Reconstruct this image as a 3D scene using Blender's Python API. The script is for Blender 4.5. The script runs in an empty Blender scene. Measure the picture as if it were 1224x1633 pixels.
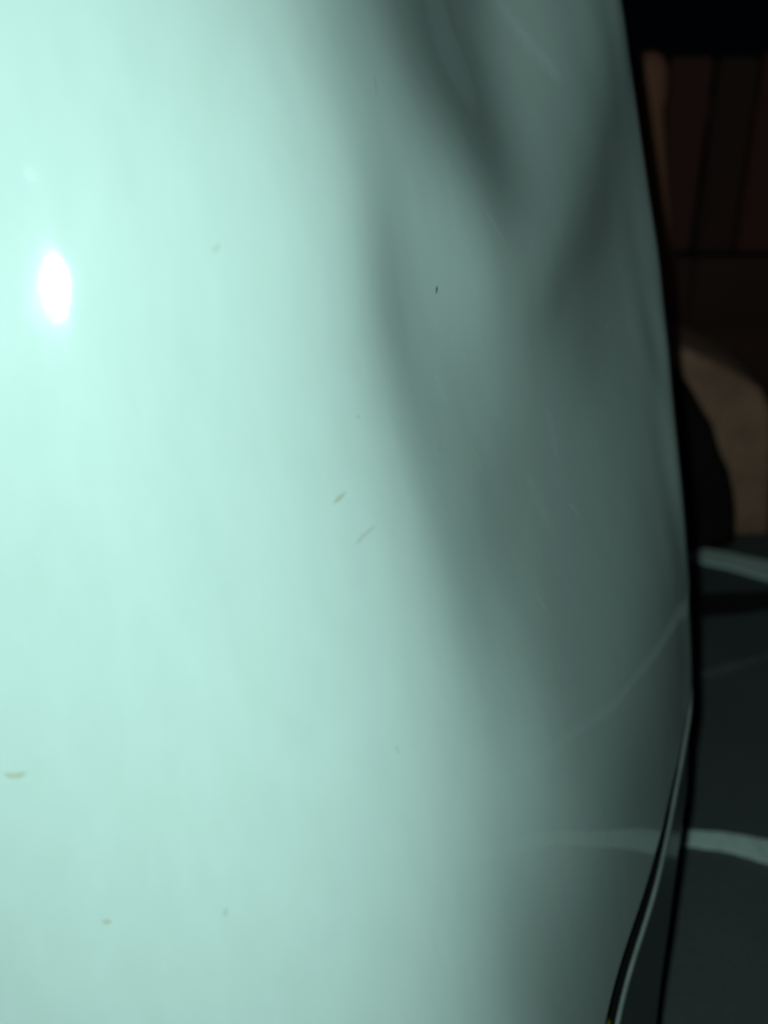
import bpy, bmesh, math, random
import numpy as np
from mathutils import Vector, noise

random.seed(7)
scene = bpy.context.scene
COL = scene.collection

# ---------------------------------------------------------------- camera
PITCH = math.radians(28.0)
CAM = Vector((0.0, 0.0, 0.67))
UP = Vector((0, math.sin(PITCH), math.cos(PITCH)))
cd = bpy.data.cameras.new("camera")
cam = bpy.data.objects.new("camera", cd)
COL.objects.link(cam)
cam.location = CAM
cam.rotation_euler = (math.pi / 2 - PITCH, 0, 0)
cd.sensor_fit = 'VERTICAL'
cd.sensor_height = 24.0
cd.sensor_width = 18.0
cd.lens = 24.0 * 1800.0 / 1633.0
cd.clip_start = 0.01
cd.clip_end = 500.0
cd.dof.use_dof = True
cd.dof.focus_distance = 0.47
cd.dof.aperture_fstop = 3.9
scene.camera = cam

# ---------------------------------------------------------------- night sky
world = bpy.data.worlds.new("World")
scene.world = world
world.use_nodes = True
wb = world.node_tree.nodes["Background"]
wb.inputs[0].default_value = (0.42, 0.62, 1.0, 1)
wb.inputs[1].default_value = 0.0050

# ---------------------------------------------------------------- the phone's flash, just left of and above the lens
fd = bpy.data.lights.new("camera_flash", 'POINT')
fd.shadow_soft_size = 0.0029
fd.energy = 7.8
fd.color = (0.595, 1.0, 0.905)
flash = bpy.data.objects.new("camera_flash", fd)
COL.objects.link(flash)
flash.location = CAM + Vector((-0.018, 0, 0)) + UP * 0.012
flash.rotation_euler = (math.pi / 2 - PITCH, 0, 0)

vs = scene.view_settings
vs.view_transform = 'Standard'
vs.look = 'None'
vs.exposure = 0.0
vs.gamma = 1.0
vs.use_curve_mapping = False
scene.cycles.use_denoising = True

# ---------------------------------------------------------------- helpers
def mesh_obj(name, verts, faces, mat, parent=None, smooth=True):
    me = bpy.data.meshes.new(name)
    me.from_pydata([tuple(v) for v in verts], [], faces)
    me.update()
    if smooth:
        me.polygons.foreach_set('use_smooth', [True] * len(me.polygons))
    o = bpy.data.objects.new(name, me)
    COL.objects.link(o)
    if mat:
        me.materials.append(mat)
    if parent:
        o.parent = parent
    return o

def bm_obj(name, bm, mat, parent=None, smooth=False):
    me = bpy.data.meshes.new(name)
    bm.normal_update()
    bm.to_mesh(me)
    bm.free()
    if smooth:
        me.polygons.foreach_set('use_smooth', [True] * len(me.polygons))
    o = bpy.data.objects.new(name, me)
    COL.objects.link(o)
    me.materials.append(mat)
    if parent:
        o.parent = parent
    return o

def tag(o, label=None, cat=None, group=None, kind=None):
    if label: o["label"] = label
    if cat: o["category"] = cat
    if group: o["group"] = group
    if kind: o["kind"] = kind
    return o

def empty(name, loc):
    o = bpy.data.objects.new(name, None)
    o.empty_display_size = 0.05
    COL.objects.link(o)
    o.location = loc
    return o

def keep(o, parent):
    """parent without moving (the parents are unrotated, unscaled empties)"""
    o.parent = parent
    o.location = o.location - parent.location
    return o

def new_mat(name):
    m = bpy.data.materials.new(name)
    m.use_nodes = True
    nt = m.node_tree
    return m, nt, nt.nodes["Principled BSDF"]

def nd(nt, t, **kw):
    n = nt.nodes.new(t)
    for k, v in kw.items():
        setattr(n, k, v)
    return n

def tex_coord(nt, scale=(1, 1, 1), rot=(0, 0, 0)):
    tc = nd(nt, 'ShaderNodeTexCoord')
    mp = nd(nt, 'ShaderNodeMapping')
    mp.inputs['Scale'].default_value = scale
    mp.inputs['Rotation'].default_value = rot
    nt.links.new(tc.outputs['Object'], mp.inputs['Vector'])
    return mp.outputs['Vector']

def noise_node(nt, vec, scale, detail=4, rough=0.55):
    n = nd(nt, 'ShaderNodeTexNoise')
    n.inputs['Scale'].default_value = scale
    n.inputs['Detail'].default_value = detail
    n.inputs['Roughness'].default_value = rough
    nt.links.new(vec, n.inputs['Vector'])
    return n.outputs[0]

def ramp(nt, fac, stops):
    r = nd(nt, 'ShaderNodeValToRGB')
    e = r.color_ramp.elements
    while len(e) < len(stops):
        e.new(0.5)
    for i, (p, c) in enumerate(stops):
        e[i].position = p
        e[i].color = (*c, 1) if len(c) == 3 else c
    nt.links.new(fac, r.inputs[0])
    return r.outputs[0]

def bump(nt, height, strength, dist, bsdf):
    b = nd(nt, 'ShaderNodeBump')
    b.inputs['Strength'].default_value = strength
    b.inputs['Distance'].default_value = dist
    nt.links.new(height, b.inputs['Height'])
    nt.links.new(b.outputs[0], bsdf.inputs['Normal'])
    return b

# ---------------------------------------------------------------- materials
def mat_paint():
    m, nt, b = new_mat("white_car_paint")
    v = tex_coord(nt)
    # thin film of road dust: faint cloudy and streaky change of tone
    n1 = noise_node(nt, v, 9, 5)
    vs_ = tex_coord(nt, (90, 90, 9), (0.35, 0.2, 0))
    n2 = noise_node(nt, vs_, 1.0, 5, 0.6)
    mx = nd(nt, 'ShaderNodeMix', data_type='FLOAT')
    mx.inputs[0].default_value = 0.72
    nt.links.new(n1, mx.inputs[2]); nt.links.new(n2, mx.inputs[3])
    c = ramp(nt, mx.outputs[0], [(0.30, (0.564, 0.567, 0.558)), (0.50, (0.585, 0.585, 0.58)), (0.70, (0.604, 0.604, 0.601))])
    nt.links.new(c, b.inputs['Base Color'])
    b.inputs['Roughness'].default_value = 0.32
    b.inputs['Specular IOR Level'].default_value = 0.03
    b.inputs['Coat Weight'].default_value = 1.0
    b.inputs['Coat IOR'].default_value = 1.5
    r = ramp(nt, n2, [(0.35, (0.020,) * 3), (0.75, (0.030,) * 3)])
    nt.links.new(r, b.inputs['Coat Roughness'])
    # orange peel of the lacquer
    op = noise_node(nt, v, 420, 2)
    bp = nd(nt, 'ShaderNodeBump')
    bp.inputs['Strength'].default_value = 0.006
    bp.inputs['Distance'].default_value = 0.0004
    nt.links.new(op, bp.inputs['Height'])
    nt.links.new(bp.outputs[0], b.inputs['Coat Normal'])
    return m

def mat_simple(name, col, rough, var=0.15, scale=40, bump_s=0.0, spec=0.5, stretch=(1, 1, 1), coat=0.0):
    m, nt, b = new_mat(name)
    v = tex_coord(nt, stretch)
    n = noise_node(nt, v, scale, 6)
    lo = tuple(x * (1 - var) for x in col)
    hi = tuple(min(x * (1 + var), 0.95) for x in col)
    nt.links.new(ramp(nt, n, [(0.3, lo), (0.7, hi)]), b.inputs['Base Color'])
    b.inputs['Roughness'].default_value = rough
    b.inputs['Specular IOR Level'].default_value = spec
    b.inputs['Coat Weight'].default_value = coat
    b.inputs['Coat Roughness'].default_value = 0.08
    if bump_s:
        bump(nt, n, bump_s, 0.002, b)
    return m

def mat_asphalt():
    m, nt, b = new_mat("asphalt")
    v = tex_coord(nt)
    n1 = noise_node(nt, v, 3.5, 6)
    n2 = noise_node(nt, v, 320, 3, 0.7)
    vo = nd(nt, 'ShaderNodeTexVoronoi')
    vo.inputs['Scale'].default_value = 190
    nt.links.new(v, vo.inputs['Vector'])
    mx = nd(nt, 'ShaderNodeMix', data_type='FLOAT')
    mx.inputs[0].default_value = 0.4
    nt.links.new(n1, mx.inputs[2]); nt.links.new(n2, mx.inputs[3])
    c = ramp(nt, mx.outputs[0], [(0.32, (0.058, 0.057, 0.060)), (0.5, (0.094, 0.090, 0.094)), (0.7, (0.140, 0.132, 0.135))])
    nt.links.new(c, b.inputs['Base Color'])
    b.inputs['Roughness'].default_value = 0.8
    bump(nt, vo.outputs[0], 0.22, 0.0016, b)
    return m

def mat_road_paint(name, col, worn):
    """chipped road paint: bare asphalt shows through the worn spots"""
    m, nt, b = new_mat(name)
    v = tex_coord(nt)
    n = noise_node(nt, v, 75, 8, 0.65)
    dark = (0.14, 0.135, 0.13)
    c = ramp(nt, n, [(worn - 0.10, dark), (worn, tuple(x * 0.8 for x in col)), (worn + 0.18, col)])
    nt.links.new(c, b.inputs['Base Color'])
    b.inputs['Roughness'].default_value = 0.65
    bump(nt, n, 0.3, 0.001, b)
    return m

def mat_mark(name, col, alpha):
    m, nt, b = new_mat(name)
    b.inputs['Base Color'].default_value = (*col, 1)
    b.inputs['Roughness'].default_value = 0.55
    v = tex_coord(nt)
    n = noise_node(nt, v, 700, 3)
    a = ramp(nt, n, [(0.3, (alpha * 0.6,) * 3), (0.65, (alpha,) * 3)])
    at_ = nd(nt, 'ShaderNodeVertexColor', layer_name="wear_or_reflection")
    mu = nd(nt, 'ShaderNodeMath', operation='MULTIPLY', use_clamp=True)
    nt.links.new(a, mu.inputs[0]); nt.links.new(at_.outputs[0], mu.inputs[1])
    nt.links.new(mu.outputs[0], b.inputs['Alpha'])
    return m

PAINT = mat_paint()
ASPHALT = mat_asphalt()
ROAD_WHITE = mat_road_paint("road_paint_white", (0.84, 0.84, 0.80), 0.36)
ROAD_WHITE_FAR = mat_road_paint("road_paint_white_clean", (0.88, 0.88, 0.85), 0.30)
ROAD_FAINT = mat_simple("scuffed_asphalt", (0.17, 0.165, 0.16), 0.8, 0.3, 90)
TAR = mat_simple("tar_seal", (0.012, 0.013, 0.013), 0.5, 0.3, 60, 0.3)
PLASTIC = mat_simple("dark_valance_plastic", (0.050, 0.052, 0.055), 0.38, 0.18, 30, 0.0, 0.5, coat=0.6)
CAVITY = mat_simple("groove_black_plastic", (0.004, 0.004, 0.004), 0.7, 0.2, 40, 0.0, 0.1)
EDGE = mat_simple("pale_edge_plastic", (0.25, 0.24, 0.235), 0.35, 0.2, 60)
RUBBER = mat_simple("tyre_rubber", (0.018, 0.018, 0.018), 0.75, 0.2, 80)
ALLOY = mat_simple("wheel_alloy", (0.35, 0.35, 0.36), 0.4)
TAN = mat_simple("tan_stone", (0.50, 0.215, 0.15), 0.85, 0.28, 22, 0.6)
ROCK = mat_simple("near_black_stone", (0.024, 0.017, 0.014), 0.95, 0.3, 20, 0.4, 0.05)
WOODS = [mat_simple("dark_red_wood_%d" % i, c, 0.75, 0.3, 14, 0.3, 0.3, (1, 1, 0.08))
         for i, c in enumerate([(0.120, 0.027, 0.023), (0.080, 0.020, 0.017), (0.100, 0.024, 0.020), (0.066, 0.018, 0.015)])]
POST = mat_simple("brown_wood", (0.47, 0.155, 0.10), 0.75, 0.3, 12, 0.3, 0.3, (1, 1, 0.1))
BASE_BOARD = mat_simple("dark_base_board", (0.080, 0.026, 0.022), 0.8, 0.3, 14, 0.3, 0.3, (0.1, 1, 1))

# ================================================================ SETTING: ground
# one sheet to the horizon, finer near the camera
gx = sorted(set([-120, -40, -12, -4] + [round(-1.5 + 0.15 * i, 3) for i in range(28)] + [4, 12, 40, 120]))
gy = sorted(set([-60, -12, -3] + [round(-0.6 + 0.15 * i, 3) for i in range(24)] + [5, 12, 40, 200]))
gv, gf = [], []
for y in gy:
    for x in gx:
        near = 1.0 if (abs(x) < 2.7 and -0.7 < y < 3.0) else 0.0
        gv.append((x, y, 0.0))
nx = len(gx)
for j in range(len(gy) - 1):
    for i in range(nx - 1):
        gf.append((j * nx + i, j * nx + i + 1, (j + 1) * nx + i + 1, (j + 1) * nx + i))
ground = mesh_obj("ground", gv, gf, ASPHALT)
tag(ground, kind="structure")

def strip(name, pts, mat, z, rag, seed, step=0.006):
    """a ragged-edged sheet laid on the ground; pts = [(x, y, half_width)], 4 mm thick with sides"""
    dense = []
    for (a, b) in zip(pts[:-1], pts[1:]):
        n = max(2, int(math.hypot(b[0] - a[0], b[1] - a[1]) / step))
        for k in range(n):
            t = k / n
            dense.append([a[i] + (b[i] - a[i]) * t for i in range(3)])
    dense.append(list(pts[-1]))
    # round the polyline's corners
    for _ in range(10):
        d2 = [dense[0]] + [[(p[i] + 2 * q[i] + r[i]) / 4 for i in range(3)] for p, q, r in zip(dense, dense[1:], dense[2:])] + [dense[-1]]
        dense = d2
    v, f = [], []
    for k, (x, y, w) in enumerate(dense):
        a = dense[max(k - 1, 0)]; b = dense[min(k + 1, len(dense) - 1)]
        t = Vector((b[0] - a[0], b[1] - a[1], 0)).normalized()
        nrm_ = Vector((-t.y, t.x, 0))
        for s in (1, -1):
            q = noise.noise(Vector((x * 38, y * 38, seed + s * 9.1))) * rag + noise.noise(Vector((x * 150, y * 150, seed + s * 3.3))) * rag * 0.5
            p = Vector((x, y, 0)) + nrm_ * s * (w + q)
            v.append((p.x, p.y, z)); v.append((p.x, p.y, 0.0006))
    for k in range(len(dense) - 1):
        a = 4 * k; b = a + 4
        f += [(a, a + 2, b + 2, b), (a + 1, a, b, b + 1), (a + 2, a + 3, b + 3, b + 2)]
    return mesh_obj(name, v, f, mat, smooth=False)

o = strip("painted_line", [(-0.50, 0.668, 0.010), (0.10, 0.692, 0.0085), (0.245, 0.690, 0.0085), (0.265, 0.687, 0.0085), (0.285, 0.6825, 0.0102), (0.309, 0.673, 0.0122), (0.40, 0.640, 0.0160), (0.80, 0.50, 0.019), (1.6, 0.22, 0.019)], ROAD_WHITE, 0.004, 0.0022, 1.0)
tag(o, "thin worn white line on the dark ground, nearest the bumper's lower edge", "road marking", "white lines on the ground")
o = strip("painted_line", [(-0.60, 1.46, 0.016), (0.20, 1.215, 0.0155), (0.378, 1.145, 0.0155), (0.4075, 1.132, 0.0165), (0.441, 1.112, 0.019), (0.60, 1.035, 0.021), (1.1, 0.80, 0.022), (1.9, 0.42, 0.022)], ROAD_WHITE_FAR, 0.004, 0.0022, 5.0)
tag(o, "white line on the dark ground at the foot of the tan block", "road marking", "white lines on the ground")
o = strip("tar_seam", [(-0.2, 1.015, 0.019), (0.352, 1.040, 0.020), (0.422, 1.050, 0.018), (0.9, 1.12, 0.018), (1.6, 1.2, 0.018)], TAR, 0.003, 0.003, 9.0)
tag(o, "black band across the ground just in front of the farther white line", "tar seam")
o = strip("scuff_line", [(0.0, 0.855, 0.003), (0.3195, 0.9132, 0.0035), (0.3907, 0.9453, 0.0032), (0.75, 1.07, 0.003)], ROAD_FAINT, 0.0022, 0.0015, 13.0)
tag(o, "faint thin grey scuff on the dark ground between the two white lines", "scuff")

# ================================================================ THE CAR (front corner)
# horizontal section of the corner, from the front face round to the side
al = np.radians(np.linspace(-40, 14.6, 600))
th = np.interp(np.degrees(al), [-40, -16, -8, 0, 4, 9, 12, 14, 14.6], np.radians([-25, 2, 22, 46, 58, 66, 72, 80, 86]))
lr = np.concatenate([[0], np.cumsum(np.tan(.5 * (th[1:] + th[:-1])) * np.diff(al))])
rr = np.exp(lr)
rr = rr / np.interp(np.radians(-14.), al, rr) * 0.315
sec = np.stack([rr * np.sin(al), rr * np.cos(al)], 1)
hd = np.arctan2(*(sec[-1] - sec[-3]))
q = sec[-1].copy(); more = []
for i in range(60):
    hd = max(hd - 0.02, np.radians(-3)); q = q + 0.007 * np.array([np.sin(hd), np.cos(hd)]); more.append(q.copy())
sec = np.vstack([sec, more])
LEN = np.concatenate([[0], np.cumsum(np.linalg.norm(np.diff(sec, axis=0), axis=1))])
S0 = np.interp(np.radians(-26), al, LEN[:600])
S1 = LEN[599] + 0.10
Z0, Z1, ZM = 0.10, 0.74, 0.50
# swellings and hollows of the pressed skin, in 1/100 mm, rows upward, columns from front to side
RELIEF = np.array([[7031, 7237, 7230, 7013, 6590, 5963, 5138, 4119, 2918, 1587, 443, -257, -648, -862, -990, -1094, -1459, -2347, -4145, -5118, -5466, -5513, -5441, -5268, -4978, -4567, -4068, -3571], [6572, 6850, 6912, 6758, 6392, 5819, 5045, 4073, 2916, 1627, 530, -139, -560, -884, -1200, -1471, -1866, -1455, -2517, -3965, -4324, -4405, -4418, -4366, -4211, -3973, -3658, -3363], [6055, 6409, 6541, 6451, 6144, 5624, 4898, 3973, 2862, 1625, 609, -9, -475, -896, -1294, -1575, -1646, -1704, -1464, -3035, -3274, -3420, -3566, -3627, -3579, -3437, -3315, -3259], [5482, 5913, 6117, 6094, 5846, 5378, 4699, 3816, 2748, 1572, 676, 107, -458, -932, -1214, -1310, -1346, -1495, -1326, -1765, -2663, -2700, -3018, -3152, -3163, -3154, -3236, -3414], [4853, 5360, 5639, 5686, 5500, 5084, 4448, 3603, 2575, 1468, 706, 100, -388, -680, -796, -884, -1132, -1254, -1578, -1331, -1750, -2453, -2553, -2736, -2866, -3121, -3496, -3921], [4174, 4750, 5102, 5223, 5106, 4748, 4154, 3339, 2341, 1320, 688, 243, -11, -158, -343, -629, -927, -1213, -1246, -1519, -1339, -1687, -2259, -2521, -2910, -3458, -4096, -4763], [3455, 4083, 4501, 4700, 4664, 4379, 3840, 3056, 2081, 1259, 888, 692, 538, 285, -86, -442, -757, -954, -1193, -1323, -1545, -1274, -1966, -2566, -3246, -4068, -4960, -5869], [2714, 3364, 3831, 4104, 4161, 3981, 3546, 2860, 2006, 1511, 1377, 1207, 884, 427, -9, -376, -680, -960, -1152, -1309, -1398, -1304, -1284, -2493, -3634, -4805, -5972, -7140], [1977, 2608, 3093, 3421, 3573, 3526, 3260, 2772, 2144, 1854, 1664, 1250, 713, 190, -228, -604, -974, -1244, -1394, -1497, -1456, -1556, -1023, -2232, -3977, -5520, -6985, -8468], [1274, 1837, 2297, 2645, 2868, 2949, 2865, 2596, 2161, 1829, 1380, 727, 91, -483, -993, -1401, -1704, -1865, -1925, -1963, -1844, -1593, -832, -2685, -4375, -6029, -7837, -9769], [638, 1083, 1469, 1791, 2041, 2205, 2249, 2119, 1727, 1103, 555, -122, -795, -1397, -1839, -2152, -2364, -2435, -2362, -2232, -1997, -1806, -1061, -1298, -3863, -6021, -8440, -11011], [96, 385, 656, 911, 1146, 1340, 1453, 1413, 1072, 255, -438, -1124, -1658, -2068, -2354, -2517, -2593, -2575, -2534, -2437, -2309, -1964, -1908, -843, -2253, -5471, -8839, -12128], [-325, -208, -70, 95, 292, 499, 655, 683, 448, -272, -840, -1394, -1824, -2119, -2294, -2416, -2592, -2796, -2926, -2906, -2795, -2421, -2089, -1559, -884, -5243, -9244, -12941], [-602, -645, -636, -562, -397, -144, 87, 176, -22, -766, -1346, -1741, -1831, -1890, -2105, -2403, -2703, -2853, -2940, -2961, -2869, -2611, -2338, -1697, -1046, -5711, -9560, -13198], [-722, -894, -985, -982, -833, -467, -83, 136, -50, -922, -1220, -1107, -930, -1138, -1305, -1423, -1676, -1974, -2227, -2443, -2572, -2435, -2110, -1663, -1126, -5591, -9277, -12725], [-680, -947, -1103, -1135, -982, -514, 11, 400, 396, -368, -482, -522, -897, -1634, -2410, -2918, -2905, -2692, -2532, -2367, -2284, -2231, -2099, -1777, -1060, -4962, -8345, -11493], [-471, -807, -1010, -1061, -905, -499, -35, 333, 413, -32, -460, -1148, -1953, -2788, -3532, -4189, -4600, -4326, -3781, -3171, -2711, -2116, -1846, -1323, -1533, -4308, -7003, -9655], [-88, -472, -715, -800, -712, -479, -217, -45, -119, -643, -1100, -1817, -2599, -3409, -4146, -4619, -4980, -5217, -4740, -4009, -3382, -2605, -2077, -1264, -1744, -3475, -5447, -7504], [480, 54, -238, -394, -425, -374, -306, -284, -382, -745, -1339, -2042, -2760, -3398, -4179, -5049, -5767, -6037, -5659, -4942, -4167, -3354, -2694, -1966, -1589, -2553, -3900, -5327], [1234, 760, 400, 147, -19, -130, -217, -307, -426, -650, -1214, -1982, -2777, -3569, -4456, -5389, -6134, -6441, -6232, -5639, -4845, -3968, -3098, -2285, -1827, -2011, -2588, -3310], [2172, 1635, 1189, 824, 523, 267, 41, -166, -366, -600, -1095, -1882, -2788, -3745, -4729, -5661, -6379, -6724, -6640, -6169, -5417, -4501, -3527, -2621, -1941, -1571, -1475, -1521], [3291, 2675, 2128, 1644, 1210, 816, 455, 120, -196, -520, -1015, -1815, -2814, -3899, -4966, -5905, -6609, -6990, -6999, -6630, -5934, -5006, -3964, -2925, -1969, -1133, -453, 100]]) * 1e-5

def bspl(t, m):
    t = np.clip(t, 0, 1) * (m - 3)
    k = np.minimum(t.astype(int), m - 4)
    u = t - k
    B = np.zeros((len(t), m))
    w = [(1 - u) ** 3 / 6, (3 * u ** 3 - 6 * u ** 2 + 4) / 6, (-3 * u ** 3 + 3 * u ** 2 + 3 * u + 1) / 6, u ** 3 / 6]
    for j in range(4):
        B[np.arange(len(t)), k + j] += w[j]
    return B

NU, NV = 300, 220
us = np.linspace(0, 1, NU)
zs = np.linspace(Z0, Z1, NV)

def smooth1(a, n):
    for _ in range(n):
        a = np.concatenate([[a[0]], (a[:-2] + 2 * a[1:-1] + a[2:]) / 4, [a[-1]]])
    return a
S = S0 + us * (S1 - S0)
SX = smooth1(np.interp(S, LEN, sec[:, 0]), 12)
SY = smooth1(np.interp(S, LEN, sec[:, 1]), 12)
n40 = (math.sin(math.radians(40)), -math.cos(math.radians(40)))
dz = zs - ZM
lean = -np.where(dz > 0, dz * math.tan(math.radians(18)), dz * math.tan(math.radians(16)))
lean = smooth1(lean, 30)
G = np.zeros((NV, NU, 3))
G[..., 2] = zs[:, None]
G[..., 0] = SX[None] + lean[:, None] * n40[0]
G[..., 1] = SY[None] + lean[:, None] * n40[1]
tx = np.gradient(SX); ty = np.gradient(SY); tl = np.hypot(tx, ty)
NHX, NHY = ty / tl, -tx / tl                      # outward horizontal normal of the section
D = bspl(np.linspace(0, 1, NV), 22) @ RELIEF @ bspl(us, 28).T
G[..., 0] += NHX[None] * D
G[..., 1] += NHY[None] * D

def at(u, z, out=0.0):
    """a point of the skin, out = metres proud of it"""
    i = np.clip(u, 0, 1) * (NU - 1); j = np.clip((z - Z0) / (Z1 - Z0), 0, 1) * (NV - 1)
    a = min(int(i), NU - 2); b = min(int(j), NV - 2); p = i - a; r = j - b
    P = (G[b, a] * (1 - p) + G[b, a + 1] * p) * (1 - r) + (G[b + 1, a] * (1 - p) + G[b + 1, a + 1] * p) * r
    du = G[b, a + 1] - G[b, a]; dv = G[b + 1, a] - G[b, a]
    n = np.cross(du, dv); n /= np.linalg.norm(n)
    return Vector(P + n * out)

car = empty("car", (0.0, 0.95, 0.0))
tag(car, "glossy white car's bumper corner, lit by flash and filling most of the picture", "car")

# the lower edge of the painted skin rises gently towards the side
def z_edge(u):
    return float(np.interp(u, UE, ZE))
def z_strip_top(u):   # the groove narrows towards the side
    return float(np.interp(u, UE, ZT))
def z_strip_bot(u):
    return z_strip_top(u) - 0.0056
def z_valance(u):
    return float(np.interp(u, UE, ZV))
def curve(k, v):
    """smooth curve through a few heights"""
    y = np.interp(UE, k, v)
    return smooth1(y, 160)
UE = np.linspace(-0.2, 1.2, 281)
ZE = curve([0, 0.4058, 0.4750, 0.5355, 0.6114, 0.6900, 0.80, 1.0], [0.158, 0.2061, 0.2170, 0.2254, 0.2295, 0.2367, 0.2475, 0.265])
ZT = curve([0, 0.4327, 0.5090, 0.5668, 0.6339, 0.7050, 0.80, 1.0], [0.123, 0.1905, 0.1997, 0.2107, 0.2199, 0.2309, 0.2450, 0.262])
ZV = curve([0, 0.4500, 0.5615, 0.5878, 0.6171, 0.6562, 0.80, 1.0], [0.06, 0.0920, 0.1188, 0.1393, 0.1668, 0.1902, 0.205, 0.22])

def sheet(rows):
    v = [p for r in rows for p in r]
    n = len(rows[0]); f = []
    for j in range(len(rows) - 1):
        for i in range(n - 1):
            f.append((j * n + i, j * n + i + 1, (j + 1) * n + i + 1, (j + 1) * n + i))
    return v, f

# columns: beyond the fitted corner the front runs on to the left and the side runs on to the back
def extend(fn):
    """fn(u) -> Vector on [0, 1]; adds the straight runs at either end"""
    core = [fn(u) for u in us]
    a, b = core[0], core[5]
    t = (a - b); t.z = 0; t.normalize()
    left = []
    for k in range(14, 0, -1):
        s = 0.035 * k
        left.append(a + t * s + Vector((0.0, 0.10 * s * s, 0)))
    a, b = core[-1], core[-6]
    t2 = Vector((-0.03, 1.0, 0)).normalized()
    t1 = (a - b); t1.z = 0; t1.normalize()
    right = []; p = a.copy()
    for k in range(1, 15):
        w = min(0.7, k / 18)
        p = p + (t1 * (1 - w) + t2 * w) * 0.016
        right.append(p.copy())
    return left + core + right

rows = []
for k, dzr, inn in ((0, 0.0, 0.014), (1, -0.0005, 0.004), (2, 0.0008, 0.0009), (3, 0.0028, 0.0)):   # rolled-in bottom edge
    rows.append(extend(lambda u: at(u, z_edge(u) + dzr, -inn)))
nrow = 205
for j in range(1, nrow):
    t = j / (nrow - 1)
    rows.append(extend(lambda u: at(u, (z_edge(u) + 0.0028) * (1 - t) + Z1 * t)))
# above the frame the skin rolls over into the bonnet
top = rows[-1]; prev = rows[-8]
for k in range(1, 13):
    a = math.radians(80) * k / 12
    R = 0.09
    inw = Vector((-0.42, 0.90, 0)).normalized()
    a0 = math.radians(20)
    rows.append([p + inw * (R * (math.cos(a0) - math.cos(min(a0 + a, math.pi / 2)))) + Vector((0, 0, R * (math.sin(min(a0 + a, math.pi / 2)) - math.sin(a0)))) for p in top])
last = rows[-1]
for k in range(1, 7):
    inw = Vector((-0.42, 0.90, 0)).normalized()
    rows.append([p + inw * 0.04 * k + Vector((0, 0, 0.006 * k)) for p in last])
v, f = sheet(rows)
skin = mesh_obj("bumper_cover", v, f, PAINT)
keep(skin, car)

# the dark groove behind the lower edge of the skin
rows = []
for (za, inn) in ((0.012, 0.010), (0.004, 0.016), (-0.006, 0.020)):
    rows.append(extend(lambda u: at(u, z_edge(u) + za, -inn)))
def z_ledge(u):
    return min(z_strip_top(u), z_edge(u) - 0.0015)
rows.append(extend(lambda u: at(u, z_ledge(u) - 0.004, -0.020)))
rows.append(extend(lambda u: at(u, z_ledge(u) - 0.0022, -0.0022)))
v, f = sheet(list(reversed(rows)))
groove = mesh_obj("groove", v, f, CAVITY)
keep(groove, car)

# pale moulded edge of the lower piece
rows = []
for (k, inn) in ((0.7, 0.0024), (0.97, 0.0014), (1.0, 0.0006), (0.85, 0.0001), (0.5, -0.0003), (0.2, 0.0003), (0.0, 0.0014), (0.0, 0.005)):
    rows.append(extend(lambda u: at(u, z_strip_bot(u) + (z_ledge(u) - z_strip_bot(u)) * k, -inn)))
v, f = sheet(list(reversed(rows)))
strip_o = mesh_obj("edge_strip", v, f, EDGE)
keep(strip_o, car)

# dark lower piece, tucking in towards the ground
def val_pt(u, t):
    zt = z_strip_bot(u) + 0.0002
    zb = z_valance(u)
    z = zt + (zb - zt) * t
    P = at(u, max(z, Z0), -0.002 - 0.001 * t ** 1.6)
    P.z = z
    return P
rows = [extend(lambda u: val_pt(u, t)) for t in np.linspace(0, 1, 14)]
bot = rows[-1]
inw = Vector((-0.42, 0.90, 0)).normalized()
rows.append([p + inw * 0.006 + Vector((0, 0, -0.003)) for p in bot])
rows.append([p + inw * 0.03 + Vector((0, 0, 0.0)) for p in bot])
rows.append([p + inw * 0.16 + Vector((0, 0, 0.02)) for p in bot])
v, f = sheet(list(reversed(rows)))
val = mesh_obj("lower_valance", v, f, PLASTIC)
keep(val, car)

# front wheel inside the body: carries the corner on the ground
def lathe(profile, n, axis_x=True):
    v, f = [], []
    m = len(profile)
    for k in range(n):
        a = 2 * math.pi * k / n
        for (r, x) in profile:
            v.append((x, r * math.cos(a), r * math.sin(a)))
    for k in range(n):
        for j in range(m - 1):
            a = k * m + j; b = ((k + 1) % n) * m + j
            f.append((a, a + 1, b + 1, b))
    return v, f
wheel = empty("wheel", (-0.06, 0.0, 0.31))
wheel.parent = car
v, f = lathe([(0.205, 0.085), (0.22, 0.098), (0.26, 0.105), (0.295, 0.098), (0.308, 0.08), (0.31, 0.0), (0.308, -0.08), (0.295, -0.098), (0.26, -0.105), (0.22, -0.098), (0.205, -0.085)], 64)
mesh_obj("tyre", v, f, RUBBER, wheel)
v, f = lathe([(0.0, 0.062), (0.05, 0.066), (0.06, 0.05), (0.17, 0.06), (0.19, 0.085), (0.206, 0.086), (0.2, -0.08), (0.0, -0.06)], 48)
mesh_obj("rim", v, f, ALLOY, wheel)

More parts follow.
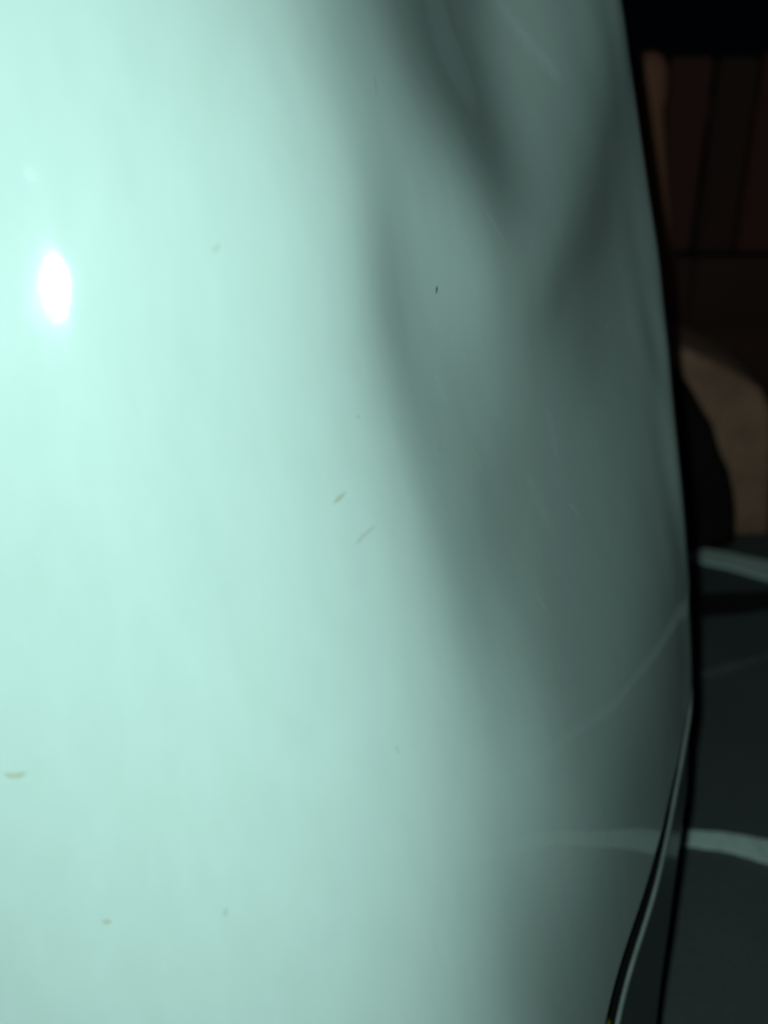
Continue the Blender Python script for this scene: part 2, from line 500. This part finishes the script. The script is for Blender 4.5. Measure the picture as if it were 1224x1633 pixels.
# marks on the paint: small raised smears and chips, plus two painted reflections
def mark(name, path, width, mat, taper=True):
    rowsa = []
    n = len(path)
    dense = []
    for i in range(n - 1):
        for k in range(8):
            t = k / 8
            dense.append((path[i][0] + (path[i + 1][0] - path[i][0]) * t, path[i][1] + (path[i + 1][1] - path[i][1]) * t))
    dense.append(path[-1])
    for _ in range(4):
        dense = [dense[0]] + [((p[0] + 2 * q_[0] + r[0]) / 4, (p[1] + 2 * q_[1] + r[1]) / 4) for p, q_, r in zip(dense, dense[1:], dense[2:])] + [dense[-1]]
    c = [at(u, z, 0.00025) for (u, z) in dense]
    lo, hi = [], []
    for k, p in enumerate(c):
        a = c[max(k - 1, 0)]; b = c[min(k + 1, len(c) - 1)]
        t = (b - a).normalized()
        u, z = dense[k]
        nn = (at(u, z, 0.01) - at(u, z, 0.0)).normalized()
        s = t.cross(nn).normalized()
        x = k / (len(c) - 1)
        w = width * (0.12 + 0.88 * math.sin(math.pi * x) ** 0.7) * (1 + 0.45 * noise.noise(Vector((k * 0.7, width * 9000, 3))))
        lo.append(p - s * w); hi.append(p + s * w)
    mid = [p + (at(*dense[k], 0.01) - at(*dense[k], 0.0)).normalized() * 0.0001 for k, p in enumerate(c)]
    v, f = sheet([lo, mid, hi])
    o = mesh_obj(name, v, f, mat)
    ca = o.data.color_attributes.new("wear_or_reflection", 'FLOAT_COLOR', 'POINT')
    n = len(c)
    for k in range(n):
        e = min(1.0, 4.0 * k / (n - 1), 4.0 * (n - 1 - k) / (n - 1))
        ca.data[n + k].color = (e, e, e, 1)
        for q_ in (k, 2 * n + k):
            ca.data[q_].color = (0, 0, 0, 1)
    keep(o, car)
    return o
BROWN = mat_mark("brown_smear", (0.50, 0.32, 0.08), 0.36)
FAINT = mat_mark("faint_smear", (0.48, 0.32, 0.10), 0.18)
CHIP = mat_mark("dark_chip", (0.012, 0.010, 0.008), 2.2)
GREY = mat_mark("grey_scuff", (0.26, 0.23, 0.18), 0.17)
PALE = mat_mark("pale_scuff_or_reflection", (0.92, 0.92, 0.92), 0.45)  # pale scuffs, and the two reflections painted on the skin
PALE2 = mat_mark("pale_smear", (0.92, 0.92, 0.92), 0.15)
mark("paint_chip", [(0.3671, 0.5444), (0.366, 0.5429), (0.3649, 0.5414)], 0.00062, CHIP)
mark("scratch_or_reflection", [(0.2194, 0.4949), (0.2253, 0.4961), (0.2319, 0.4974)], 0.0011, BROWN)
mark("scratch_or_reflection", [(0.2246, 0.4801), (0.2352, 0.4824), (0.2469, 0.4838)], 0.0013, FAINT)
mark("scratch_or_reflection", [(0.0144, 0.436), (0.0209, 0.4346), (0.0282, 0.4355)], 0.0013, BROWN)
mark("scratch_or_reflection", [(0.0446, 0.3911), (0.0469, 0.3904), (0.0501, 0.3906)], 0.0011, BROWN)
mark("scratch_or_reflection", [(0.107, 0.3897), (0.1057, 0.388), (0.1053, 0.3864)], 0.0014, FAINT)
mark("scratch_or_reflection", [(0.2141, 0.4186), (0.2147, 0.417), (0.2154, 0.4153)], 0.0007, GREY)
mark("scratch_or_reflection", [(0.2507, 0.5191), (0.2523, 0.5182), (0.2538, 0.5173)], 0.0008, GREY)
mark("scratch_or_reflection", [(0.3342, 0.4918), (0.3308, 0.491), (0.3282, 0.4899)], 0.0006, GREY)
mark("scratch_or_reflection", [(0.331, 0.6208), (0.3296, 0.6169), (0.3261, 0.6122)], 0.001, FAINT)
mark("scratch_or_reflection", [(0.1857, 0.577), (0.1893, 0.5778), (0.1924, 0.5795)], 0.0013, FAINT)
mark("scratch_or_reflection", [(0.706, 0.4766), (0.7058, 0.4728), (0.7076, 0.4692)], 0.0016, PALE)
mark("scratch_or_reflection", [(0.5332, 0.4205), (0.5415, 0.4155), (0.5508, 0.409)], 0.0014, PALE)
mark("scratch_or_reflection", [(0.4445, 0.5664), (0.449, 0.5599), (0.465, 0.5507), (0.4689, 0.544)], 0.0022, PALE2)
mark("scratch_or_reflection", [(0.3783, 0.4862), (0.3832, 0.4753), (0.391, 0.466)], 0.0022, PALE2)
mark("scratch_or_reflection", [(0.4185, 0.4151), (0.4196, 0.407), (0.4295, 0.3975)], 0.0022, PALE2)
mark("scratch_or_reflection", [(0.6478, 0.6363), (0.6603, 0.6236), (0.6756, 0.6106), (0.6909, 0.6005), (0.7101, 0.5926)], 0.0095, PALE)  # reflected streak, painted onto the skin as a wide pale mark
mark("scratch_or_reflection", [(0.1052, 0.6048), (0.1058, 0.602), (0.1064, 0.5987)], 0.0024, PALE)  # bright glint above the flash highlight, painted on in pale colour

mark("scratch_or_reflection", [(0.3512, 0.5153), (0.3547, 0.5076), (0.3641, 0.5011)], 0.005, PALE2)
mark("scratch_or_reflection", [(0.46, 0.452), (0.475, 0.440), (0.482, 0.425), (0.496, 0.412)], 0.007, PALE2)
mark("scratch_or_reflection", [(0.52, 0.470), (0.53, 0.455), (0.535, 0.435)], 0.007, PALE2)
# yellow-green speck, modelled as a small bevelled box in the groove
bm = bmesh.new()
bmesh.ops.create_cube(bm, size=1.0)
for vv in bm.verts:
    vv.co = Vector((vv.co.x * 0.016, vv.co.y * 0.006, vv.co.z * 0.007))
bmesh.ops.bevel(bm, geom=list(bm.edges), offset=0.0012, segments=2, affect='EDGES')
clip = bm_obj("clip", bm, mat_simple("yellow_green_speck", (0.30, 0.26, 0.01), 0.5), smooth=True)
clip.location = at(0.418, 0.1925, -0.006)
clip.rotation_euler = (0, 0, math.atan2((at(0.45, 0.185) - at(0.42, 0.185)).y, (at(0.45, 0.185) - at(0.42, 0.185)).x))
keep(clip, car)

# ================================================================ BEHIND THE CAR
# tan block with a shoulder sloping down to the right
def block_from_outline(name, outline, depth, mat, loc, amp, seed, bev=0.012):
    bm = bmesh.new()
    vs_ = [bm.verts.new((x, 0, z)) for x, z in outline]
    fc = bm.faces.new(vs_)
    ext = bmesh.ops.extrude_face_region(bm, geom=[fc])
    for e in ext['geom']:
        if isinstance(e, bmesh.types.BMVert):
            e.co.y += depth
    bmesh.ops.recalc_face_normals(bm, faces=bm.faces)
    bmesh.ops.bevel(bm, geom=list(bm.edges), offset=bev, segments=3, affect='EDGES', profile=0.6)
    bmesh.ops.triangulate(bm, faces=[f for f in bm.faces if len(f.verts) > 4])
    bmesh.ops.subdivide_edges(bm, edges=[e for e in bm.edges if e.calc_length() > 0.03], cuts=2, use_grid_fill=True)
    for vv in bm.verts:
        d = noise.noise_vector(vv.co * 14 + Vector((seed, 0, 0))) * amp
        d.z *= min(1, vv.co.z / 0.03)
        vv.co += d
    o = bm_obj(name, bm, mat, smooth=True)
    o.location = loc
    return o

blk = block_from_outline("stone_block", [(0.0, 0.0), (0.246, 0.0), (0.236, 0.09), (0.222, 0.165), (0.208, 0.192), (0.170, 0.215), (0.125, 0.236), (0.085, 0.249), (0.0, 0.255)], 0.13, TAN, (0.222, 1.192, 0.0), 0.0022, 4.0)
tag(blk, "tan block with a sloping rounded shoulder, standing behind the white bumper", "stone block")

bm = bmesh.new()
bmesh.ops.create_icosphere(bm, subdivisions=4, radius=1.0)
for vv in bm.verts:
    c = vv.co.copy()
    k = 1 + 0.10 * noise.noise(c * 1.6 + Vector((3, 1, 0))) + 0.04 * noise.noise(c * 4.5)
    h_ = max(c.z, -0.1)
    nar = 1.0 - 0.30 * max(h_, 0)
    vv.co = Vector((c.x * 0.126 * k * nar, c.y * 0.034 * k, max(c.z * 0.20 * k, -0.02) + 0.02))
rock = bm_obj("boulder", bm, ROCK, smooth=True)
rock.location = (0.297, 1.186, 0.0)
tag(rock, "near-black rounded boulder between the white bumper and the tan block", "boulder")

# low fence of dark red-brown boards
def board(name, w, t, h, mat, parent, loc, bev=0.003):
    bm = bmesh.new()
    bmesh.ops.create_cube(bm, size=1.0)
    for vv in bm.verts:
        vv.co = Vector((vv.co.x * w, vv.co.y * t, (vv.co.z + 0.5) * h))
    bmesh.ops.bevel(bm, geom=list(bm.edges), offset=bev, segments=2, affect='EDGES')
    o = bm_obj(name, bm, mat, parent)
    o.location = loc
    return o
fence = empty("wooden_fence", (0.45, 1.42, 0.0))
tag(fence, "dark red-brown fence of upright boards in the dark behind the car", "fence")
x = -0.62; k = 0
random.seed(3)
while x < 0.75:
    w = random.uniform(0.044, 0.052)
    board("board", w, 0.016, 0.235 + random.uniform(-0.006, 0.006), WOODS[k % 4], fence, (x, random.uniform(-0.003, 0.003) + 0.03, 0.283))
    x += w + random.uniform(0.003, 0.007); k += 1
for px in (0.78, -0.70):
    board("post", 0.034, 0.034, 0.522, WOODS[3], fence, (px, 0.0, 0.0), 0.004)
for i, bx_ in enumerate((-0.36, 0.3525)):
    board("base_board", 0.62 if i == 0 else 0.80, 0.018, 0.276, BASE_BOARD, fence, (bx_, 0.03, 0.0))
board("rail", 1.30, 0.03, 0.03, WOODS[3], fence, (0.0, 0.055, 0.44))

# brown stake leaning against the fence
bm = bmesh.new()
ring = []
N = 14
prof = [(0.000, 0.017), (0.10, 0.0168), (0.22, 0.0160), (0.33, 0.0165), (0.42, 0.0150), (0.47, 0.0165), (0.485, 0.0215), (0.515, 0.0225), (0.528, 0.018), (0.534, 0.008)]
for (h, r) in prof:
    ring.append([bm.verts.new((r * math.cos(2 * math.pi * i / N) * (1 + 0.06 * noise.noise(Vector((i, h * 20, 0)))),
                               r * math.sin(2 * math.pi * i / N), h)) for i in range(N)])
for a, b in zip(ring[:-1], ring[1:]):
    for i in range(N):
        bm.faces.new((a[i], a[(i + 1) % N], b[(i + 1) % N], b[i]))
bm.faces.new(list(reversed(ring[0]))); bm.faces.new(ring[-1])
stake = bm_obj("wooden_stake", bm, POST, smooth=True)
stake.location = (0.388, 1.365, 0.003)
stake.rotation_euler = (math.radians(-2.0), math.radians(-9.6), 0)
tag(stake, "brown wooden stake leaning beside the bumper's upper edge, before the dark fence", "stake")
